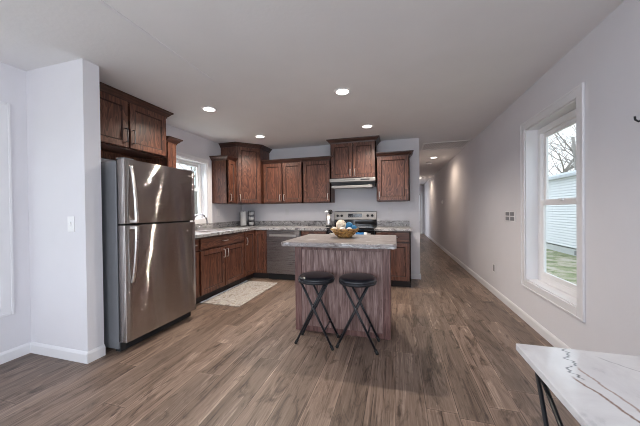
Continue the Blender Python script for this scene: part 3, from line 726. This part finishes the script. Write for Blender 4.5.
# ------------------------------------------------------------------ range
RX0, RX1 = -1.098, -.333; RW_ = RX1-RX0
r = thing('range', 'stainless electric range with black cooktop on the kitchen back wall', 'range', (RX0, FY-.01, 0))
box('body', .0, RW_, .03, .61, .03, .895, FCASE, r, .003)
b = BM(); bx(b, -.0, RW_, -.02, .615, .896, .922); ck = obj('cooktop', b, BLKG, r, .004)
for (x, y, q) in ((.20, .16, .105), (.56, .16, .085), (.20, .43, .085), (.56, .43, .105)):
    b = BM(); lathe(b, [(q, 0), (q, .0012), (q-.006, .0012), (q-.006, 0), (q, 0)], 32, x, y, .9221); lathe(b, [(q*.6, 0), (q*.6, .0012), (q*.6-.004, .0012), (q*.6-.004, 0), (q*.6, 0)], 32, x, y, .9221); obj('burner_ring', b, GREY, ck)
b = BM(); bx(b, .0, RW_, .545, .615, .923, 1.035); obj('backguard_base', b, BLKG, r, .004)
b = BM(); vs = bx(b, .0, RW_, .535, .615, 1.035, 1.178)
for v in vs:
    if v.co.z > 1.1 and v.co.y < .6: v.co.y += .018
bk = obj('backguard', b, SSM, r, .006)
b = BM(); bx(b, .002, RW_-.002, .552, .616, 1.178, 1.186); obj('top_cap', b, BLKG, bk, .002)
b = BM(); bx(b, .255, .505, .538, .55, 1.078, 1.145); sc = obj('display_panel', b, BLKG, bk, .002)
b = BM()
for i in range(6): bx(b, .275+i*.036, .298+i*.036, .5365, .5385, 1.088, 1.100)
obj('buttons', b, GREY, sc)
b = BM(); bx(b, .345, .415, .5365, .5385, 1.112, 1.134); obj('clock', b, GREY, sc)
for x in (.065, .140, .610, .690):
    b = BM(); lathe(b, [(.0, 0), (.022, 0), (.020, .022), (.008, .026), (0, .026)], 20)
    bmesh.ops.rotate(b, verts=b.verts[:], cent=(0, 0, 0), matrix=Matrix.Rotation(PI/2, 3, 'X')); bmesh.ops.translate(b, verts=b.verts[:], vec=(x, .543, 1.108)); obj('knob', b, RUB, bk)
b = BM(); bx(b, .004, RW_-.004, -.012, .029, .24, .885); dd = obj('oven_door', b, BLKG, r, .004)
box('oven_window', .12, RW_-.12, -.014, -.010, .40, .70, BLKG, dd)
b = BM(); tube(b, [(.06, -.012, .83), (.06, -.055, .83), (.10, -.06, .83), (RW_-.10, -.06, .83), (RW_-.06, -.055, .83), (RW_-.06, -.012, .83)], .011, 10); obj('handle', b, SSB, dd)
b = BM(); bx(b, .004, RW_-.004, -.008, .029, .06, .235); obj('storage_drawer', b, SSB, r, .004)
r2 = BM()
def towel():
    t = thing('dish_towel', 'folded blue dish towel with white edges hanging on the oven handle', 'towel', (RX0+.545, FY-.07, .50))
    def drape(x0, x1, name, m_):
        b = BM(); pr = [(-.020, .0), (-.021, .16), (-.018, .325), (-.012, .343), (.0, .349), (.012, .343), (.018, .325), (.018, .12)]
        ra = [b.verts.new((x0, y, z)) for y, z in pr]; rb = [b.verts.new((x1, y, z)) for y, z in pr]
        for i in range(len(pr)-1): f = b.faces.new((ra[i], rb[i], rb[i+1], ra[i+1])); f.smooth = True
        o = obj(name, b, m_, t); md = o.modifiers.new('s', 'SOLIDIFY'); md.thickness = .006; md.offset = 1; return o
    drape(-.065, .065, 'blue_band', TBLUE); drape(-.115, -.0655, 'white_edge', TWHITE); drape(.0655, .115, 'white_edge', TWHITE)
towel()
# range hood
r = thing('range_hood', 'stainless under-cabinet range hood above the range', 'range hood', (-1.098, YB, 1.578))
HW = .775; HD = .37
def prism(b, x0, x1, prof):
    a = [b.verts.new((x0, y, z)) for y, z in prof]; c = [b.verts.new((x1, y, z)) for y, z in prof]; n = len(prof)
    b.faces.new(a); b.faces.new(c[::-1])
    for i in range(n): b.faces.new((a[i], a[(i+1) % n], c[(i+1) % n], c[i]))
b = BM(); prism(b, 0, HW, [(-.003, .168), (-HD-.06, .168), (-HD-.06, .112), (-.003, .112)]); sh = obj('canopy', b, SSM, r, .003)
b = BM(); prism(b, .02, HW-.02, [(-.003, .111), (-HD-.05, .111), (-HD+.06, .045), (-.003, .045)]); obj('filter_housing', b, FCASE, r, .002)
b = BM(); vs = bx(b, .03, HW-.05, -HD-.050, -HD+.10, .006, .050); obj('visor', b, SSM, r, .004)
b = BM()
for i in range(10): bx(b, .26+i*.018, .272+i*.018, -HD-.0625, -HD-.059, .138, .146)
obj('vent_slots', b, RUB, sh)
box('switch_panel', .53, .68, -HD-.0625, -HD-.059, .130, .150, RUB, sh, .001)

# ------------------------------------------------------------------ island
IX0, IX1, IY0, IY1 = -.992, -.058, 2.562, 3.02
r = thing('kitchen_island', 'kitchen island with grey-brown wood panel front and granite-look top', 'island', ((IX0+IX1)/2, IY0, 0))
iw = (IX1-IX0)/2
b = BM(); bx(b, -iw+.01, iw-.01, .012, IY1-IY0-.02, .0, .888); obj('body', b, ISL, r)
b = BM(); bx(b, -iw+.066, iw-.066, .004, .0115, .03, .85); obj('front_panel', b, ISL, r)
b = BM()
bx(b, -iw, -iw+.068, -.006, .0115, 0, .889); bx(b, iw-.068, iw, -.006, .0115, 0, .889); bx(b, -iw+.068, iw-.068, -.004, .0115, .815, .889); bx(b, -iw+.068, iw-.068, -.002, .0115, 0, .05)
bx(b, -iw, -iw+.0098, .0115, IY1-IY0-.02, 0, .889); bx(b, iw-.0098, iw, .0115, IY1-IY0-.02, 0, .889)
obj('frame', b, ISLF, r, .002)
for s in (-1, 1):
    a, c = sorted((s*.004, s*(iw-.02))); M2 = BM(); bx(M2, a, c, IY1-IY0-.02, IY1-IY0, .12, .86); dd = obj('rear_door', M2, CAB, r, .002)
b = BM(); x0, x1, y0, y1 = -.996, .002, 2.205, 3.055
cx, cy = (IX0+IX1)/2, IY0; rr = .035
def rounded(x0, x1, y0, y1, rad, n=5):
    pts = []
    for (ax, ay, a0) in ((x1-rad, y1-rad, 0), (x0+rad, y1-rad, PI/2), (x0+rad, y0+rad, PI), (x1-rad, y0+rad, 1.5*PI)):
        for i in range(n+1): t = a0+PI/2*i/n; pts.append((ax+rad*math.cos(t), ay+rad*math.sin(t)))
    return pts
slab_round(b, rounded(x0-cx, x1-cx, y0-cy, y1-cy, rr), .890, .930)
obj('countertop', b, LAM, r, .008)

# ------------------------------------------------------------------ bowl of woven balls
r = thing('wooden_bowl', 'golden-brown woven bowl holding decorative balls on the island', 'bowl', (-.505, 2.70, .930))
wob = lambda a, z: 1+.045*math.sin(9*a)*min(1, z/.05)
b = BM(); lathe(b, [(0, 0), (.055, 0), (.062, .004), (.095, .035), (.120, .066), (.142, .092), (.137, .094), (.113, .066), (.088, .036), (.055, .012), (0, .010)], 54, wob=wob); obj('bowl_shell', b, GOLD, r)
b = BM()
for k in range(5):
    rz_ = .012+.017*k; rad = .074+.0155*k
    pts = [(rad*(1+.05*math.sin(9*a+k*1.9))*math.cos(a), rad*(1+.05*math.sin(9*a+k*1.9))*math.sin(a), rz_+.004*math.sin(9*a+k*PI)) for a in [2*PI*i/54 for i in range(55)]]
    tube(b, pts, .0055, 6, cap=False)
obj('woven_strands', b, GOLD, r)
def rball(name, label, x, y, z, rad, m_, seed, n=20):
    rnd = random.Random(seed); b = BM()
    for i in range(n):
        q = Euler((rnd.uniform(0, PI), rnd.uniform(0, PI), rnd.uniform(0, PI))).to_matrix(); rr_ = rad*rnd.uniform(.93, .99)
        pts = [q @ Vector((rr_*math.cos(2*PI*k/20), rr_*math.sin(2*PI*k/20), 0)) for k in range(21)]
        tube(b, pts, rad*.085, 5, cap=False)
    lathe(b, [(rad*.74*math.sin(PI*i/8), -rad*.74*math.cos(PI*i/8)) for i in range(9)], 14)
    return tag(obj(name, b, m_, None, loc=(x, y, z)), label, 'decorative ball', 'woven balls in the island bowl')
rball('woven_ball', 'largest cream woven ball on top of the pile in the golden bowl', -.542, 2.70, 1.058, .050, CREAM, 1)
rball('woven_ball', 'blue woven ball beside the largest cream ball in the golden bowl', -.462, 2.72, 1.043, .040, BLUE, 2)
rball('woven_ball', 'rightmost blue woven ball at the bowl rim', -.412, 2.70, 1.020, .033, BLUE, 3)
rball('woven_ball', 'small white woven ball below the cream ball, at the front of the bowl', -.512, 2.622, 1.010, .030, WRAT, 4)
rball('woven_ball', 'small white woven ball at the bowl front under the blue balls', -.448, 2.640, 1.008, .028, WRAT, 5)
rball('woven_ball', 'cream woven ball at the left rim of the golden bowl', -.602, 2.665, 1.008, .030, CREAM, 6)

# ------------------------------------------------------------------ bar stools
def stool_parts(r, c):
    """c: seat centre offset; feet in local coords around the root"""
    ZT = .574; xo, yo = .172, .118
    b = BM(); lathe(b, [(0, 0.570), (.150, 0.570), (.160, 0.576), (.165, 0.588), (.163, 0.600), (.150, 0.612), (.120, 0.618), (0, 0.622)], 40); st = obj('seat_cushion', b, BLKV, r)
    b = BM(); lathe(b, [(.150, 0.562), (.166, 0.562), (.168, 0.580), (.162, 0.584), (.150, 0.572), (.150, 0.562)], 40); obj('seat_rim', b, BLK, st)
    for k, (s, yy) in enumerate(((1, yo), (-1, yo-.030))):     # two crossing U frames
        for t in (-1, 1):
            b = BM(); tube(b, [(s*xo, t*yy, .012), (-s*.105, t*yy, ZT-.008)], .0105, 10)
            lg = obj('leg', b, BLK, r)
            b = BM(); d = Vector((-s*.105-s*xo, 0, ZT-.02)).normalized(); p = Vector((s*xo, t*yy, .012)); tube(b, [p-d*.012, p+d*.028], .0135, 10); obj('rubber_foot', b, RUB, lg)
        b = BM(); q = .26
        xx = s*xo+(-s*.105-s*xo)*q; zz = .012+(ZT-.02)*q; tube(b, [(xx, -yy, zz), (xx, yy, zz)], .007, 8)
        obj('stretcher', b, BLK, r)
        b = BM(); tube(b, [(-s*.105, -yy, ZT-.010), (-s*.105, yy, ZT-.010)], .0095, 8); obj('top_rail', b, BLK, r)
    for t in (-1, 1):
        b = BM(); tube(b, [(0.0, t*(yo+.013), .372), (0.0, t*(yo-.045), .372)], .006, 8); obj('pivot_bolt', b, PEWT, r)
s1 = thing('bar_stool', 'left black folding bar stool, in front of the island\'s left half', 'stool', (-.712, 2.372, 0), 0, 'folding bar stools at the island')
stool_parts(s1, None)
s2 = copy_tree(s1); s2.location = (-.336, 2.394, 0); s2.rotation_euler = (0, 0, .0)
s2['label'] = 'right black folding bar stool, in front of the island\'s right half'

# ------------------------------------------------------------------ rug
r = thing('runner_rug', 'beige and grey distressed mat in front of the sink cabinet', 'rug', (-2.205, 3.56, 0))
b = BM(); bx(b, -.268, .295, -.58, .575, .0005, .009); obj('pile', b, RUGM, r, .003)
b = BM(); bx(b, -.305, -.268, -.58, .575, .0005, .011); obj('binding', b, RUGB, r, .003)

# ------------------------------------------------------------------ marble table
TZ = .75
r = thing('marble_table', 'white marble table with black metal legs in the near right corner', 'table', (.80, .50, 0))
b = BM(); slab_round(b, rounded(.384-.80, 1.275-.80, -1.07, 1.052-.50, .006, 3), TZ-.022, TZ); obj('tabletop', b, MARB, r, .003)
b = BM(); bx(b, -.36, .41, -1.02, .50, TZ-.030, TZ-.0225); obj('under_frame', b, BLK, r)
for xx in (-.370, .42):
    for sy, yt in ((1, .530), (-1, -1.03)):
        b = BM(); R_ = .0068
        tube(b, [(xx, yt, TZ-.028), (xx, yt-sy*.30, .008)], R_, 8)
        tube(b, [(xx, yt+sy*.008, TZ-.028), (xx, yt-sy*.95, .008)], R_, 8)
        tube(b, [(xx, yt-sy*.30, .008), (xx, yt-sy*.95, .008)], R_, 8)
        obj('leg', b, BLK, r)

# ------------------------------------------------------------------ things on the worktops
r = thing('paper_towel_holder', 'white paper towel roll on black stand in the worktop corner', 'paper towels', (-2.90, 4.70, CT))
b = BM(); lathe(b, [(0, 0), (.075, 0), (.075, .010), (.0, .012)], 28); tube(b, [(0, 0, .01), (0, 0, .305)], .006, 8); tube(b, [(-.068, -.01, .008), (-.068, -.01, .26)], .004, 8); obj('stand', b, BLK, r)
b = BM(); lathe(b, [(.02, .015), (.056, .015), (.058, .02), (.058, .285), (.056, .29), (.02, .29), (.02, .015)], 28); obj('roll', b, PAPER, r)
r = thing('mug_rack', 'black wire rack of stacked white cups beside the paper towels', 'rack', (-2.775, 4.78, CT))
b = BM()
lathe(b, [(0, 0), (.06, 0), (.06, .006), (0, .006)], 24)
for a in (PI*.1, PI*.75, PI*1.4): tube(b, [(.062*math.cos(a), .062*math.sin(a), .003), (.062*math.cos(a), .062*math.sin(a), .30)], .004, 8)
for z in (.006, .105, .205, .298):
    tube(b, [(.062*math.cos(t), .062*math.sin(t), z) for t in [2*PI*i/24 for i in range(25)]], .004, 6, cap=False)
    if z < .29: tube(b, [(-.06, 0, z), (.06, 0, z)], .003, 6); tube(b, [(0, -.06, z), (0, .06, z)], .003, 6)
obj('wire_frame', b, BLK, r)
for z, lb in ((.012, 'white cup on the bottom tier of the black wire rack'), (.110, 'white cup on the middle tier of the black wire rack'), (.210, 'white cup on the top tier of the black wire rack')):
    b = BM(); lathe(b, [(0, 0), (.034, 0), (.045, .03), (.048, .062), (.045, .062), (.041, .03), (.030, .006), (0, .006)], 24)
    tag(obj('cup', b, WHT, None, loc=(-2.775, 4.78, CT+z)), lb, 'cup', 'white cups in the wire rack')
UX, UY = -1.160, 4.66
r = thing('utensil_crock', 'slim stainless utensil holder on black base, left of the range', 'utensil holder', (UX, UY, CT))
b = BM(); lathe(b, [(0, .03), (.046, .03), (.048, .035), (.044, .225), (.041, .225), (.040, .036), (0, .036)], 28); obj('canister', b, SSB, r)
b = BM(); lathe(b, [(0, 0), (.054, 0), (.054, .022), (.046, .03), (0, .03)], 28); obj('base', b, RUB, r)
def utensil(name, label, dx, dy, tilt, m_, kind):
    b = BM(); top = Vector((dx*2.0, dy*1.6, .245)); tube(b, [(dx*.2, dy*.2, .045), top], .005, 8)
    if kind == 'spoon': lathe(b, [(.036*math.sin(PI*i/8), -.026*math.cos(PI*i/8)) for i in range(9)], 18, top.x, top.y, top.z+.022)
    else:
        tube(b, [(top.x+.032*math.cos(t), top.y, top.z+.022+.032*math.sin(t)) for t in [2*PI*i/20 for i in range(21)]], .008, 8, cap=False)
        b2 = [(.022*math.sin(PI*i/8), -.022*math.cos(PI*i/8)) for i in range(9)]; lathe(b, b2, 14, top.x, top.y, top.z+.022)
    return tag(obj(name, b, m_, None, loc=(UX, UY, CT)), label, 'utensil')
utensil('serving_spoon', 'white rounded spoon standing in the stainless holder, left one', -.016, -.004, 0, WHT, 'spoon')
utensil('ladle', 'black ladle standing in the stainless holder, right one', .018, -.004, 0, RUB, 'ladle')

# ------------------------------------------------------------------ ceiling lights
def can_light(label, x, y, power, col, group, lens, spread=135, blend=.75):
    r = thing('recessed_light', label, 'ceiling light', (x, y, H), 0, group)
    b = BM(); lathe(b, [(.066, -.001), (.066, -.006), (.080, -.008), (.088, -.004), (.089, -.0005), (.066, -.0005)], 36); obj('trim_ring', b, WHT, r)
    b = BM(); lathe(b, [(0, -.0045), (.066, -.0045), (.066, -.0015), (0, -.0015)], 36); obj('lens', b, lens, r)
    l = bpy.data.lights.new('lamp_glow', 'SPOT'); l.energy = power; l.color = col; l.spot_size = math.radians(spread); l.spot_blend = blend; l.shadow_soft_size = .022
    o = bpy.data.objects.new('lamp_glow', l); COL.objects.link(o); o.parent = r; o.location = (0, 0, -.03)
    return r
KW = (1.0, .90, .78)
G = 'recessed kitchen ceiling lights'
can_light('recessed ceiling light nearest the cabinet over the refrigerator', -2.152, 2.768, 46, KW, G, LENS, 150, .85)
can_light('recessed ceiling light above the island, largest and nearest of the four', -.526, 2.770, 46, KW, G, LENS, 150, .85)
can_light('recessed ceiling light in front of the diagonal corner cabinet', -2.148, 4.02, 46, KW, G, LENS, 150, .85)
can_light('recessed ceiling light in front of the range hood cabinet', -.40, 4.02, 46, KW, G, LENS, 150, .85)
HWC = (1.0, .80, .60)
can_light('recessed hallway light just beyond the ceiling grille', .867, 6.92, 17, HWC, 'recessed hallway ceiling lights', LENS, 168, 1.0)
can_light('farthest recessed hallway light near the end door', .90, 11.2, 19, HWC, 'recessed hallway ceiling lights', LENS, 168, 1.0)
r = thing('smoke_detector', 'small round smoke detector on the hallway ceiling', 'smoke detector', (.845, 7.62, H))
b = BM(); lathe(b, [(0, -.045), (.045, -.045), (.066, -.03), (.070, -.0005), (0, -.0005)], 28); obj('housing', b, WHT, r)
b = BM(); lathe(b, [(0, -.049), (.012, -.049), (.014, -.045), (0, -.045)], 14); obj('test_button', b, GREY, r)
r = thing('return_air_grille', 'rectangular grey air return grille on the hallway ceiling', 'vent', (.90, 5.66, H))
b = BM(); q = .03
bx(b, -.40, .40, -.30, -.30+q, -.012, -.0005); bx(b, -.40, .40, .30-q, .30, -.012, -.0005); bx(b, -.40, -.40+q, -.30+q, .30-q, -.012, -.0005); bx(b, .40-q, .40, -.30+q, .30-q, -.012, -.0005); obj('frame', b, WHT, r, .002)
b = BM()
for i in range(26):
    x = -.36+i*.0288; vs = bx(b, x-.009, x+.009, -.27, .27, -.0085, -.0065)
    for v in vs: v.co.z += (v.co.x-x)*.35
obj('louvres', b, PLATE, r)

# ------------------------------------------------------------------ plates on the walls
def plate_back(x, z, label):
    r = thing('outlet', label, 'outlet', (x, YB, z))
    box('cover_plate', -.036, .036, -.006, -.0005, -.058, .058, PLATE, r, .002)
    b = BM()
    for c in (-.024, .024): bx(b, -.016, .016, -.008, -.0055, c-.017, c+.017)
    obj('receptacle', b, PLATE, r, .002)
plate_back(-.098, 1.19, 'white outlet on the back wall under the cabinet right of the range')
plate_back(-2.07, 1.18, 'white outlet on the back wall above the dishwasher')
r = thing('outlet', 'white outlet on the left wall beneath the narrow wall cabinet', 'outlet', (XL, 4.15, 1.19))
box('cover_plate', .0005, .006, -.036, .036, -.058, .058, WHT, r, .002); box('receptacle', .0055, .008, -.017, .017, -.04, .04, TRIM, r, .002)
r = thing('light_switch', 'white light switch plate on the short wall beside the refrigerator', 'light switch', (-2.552, YP0, 1.118))
box('cover_plate', -.038, .038, -.006, -.0005, -.062, .062, WHT, r, .002); box('toggle', -.006, .006, -.016, -.0055, -.004, .018, WHT, r, .002); box('toggle_slot', -.009, .009, -.0068, -.0055, -.02, .022, TRIM, r, .001)
r = thing('switch_panel', 'grey four-rocker switch plate on the right wall, left of the tall window', 'light switch', (XR, 3.745, 1.112))
box('cover_plate', -.006, -.0005, -.15, .15, -.063, .063, TRIM, r, .002)
for c in (-.07, .07):
    for e in (-.029, .029): box('rocker', -.010, -.0055, c-.052, c+.052, e-.022, e+.022, GREY, r, .002)
r = thing('outlet', 'grey outlet low on the right wall above the baseboard', 'outlet', (XR, 4.31, .37))
box('cover_plate', -.006, -.0005, -.055, .055, -.062, .062, TRIM, r, .002); box('receptacle', -.009, -.0055, -.028, .028, -.045, .045, GREY, r, .002)
r = thing('thermostat', 'small white thermostat on the right wall of the hallway', 'thermostat', (XR, 8.66, 1.42))
b = BM(); lathe(b, [(0, 0), (.05, 0), (.052, .004), (.050, .020), (.035, .026), (0, .028)], 28); bmesh.ops.rotate(b, verts=b.verts[:], cent=(0, 0, 0), matrix=Matrix.Rotation(-PI/2, 3, 'Y')); bmesh.ops.translate(b, verts=b.verts[:], vec=(-.0005, 0, 0)); obj('dial', b, WHT, r)
r = thing('wall_hook', 'small dark wall hook at the right edge, high on the right wall', 'hook', (XR, 1.918, 1.69))
box('mount', -.005, -.0005, -.014, .014, -.02, .02, BLK, r, .002)
b = BM(); tube(b, [(-.004, 0, .0), (-.03, 0, -.012), (-.045, 0, 0.0), (-.046, 0, .018)], .005, 8); obj('prong', b, BLK, r)
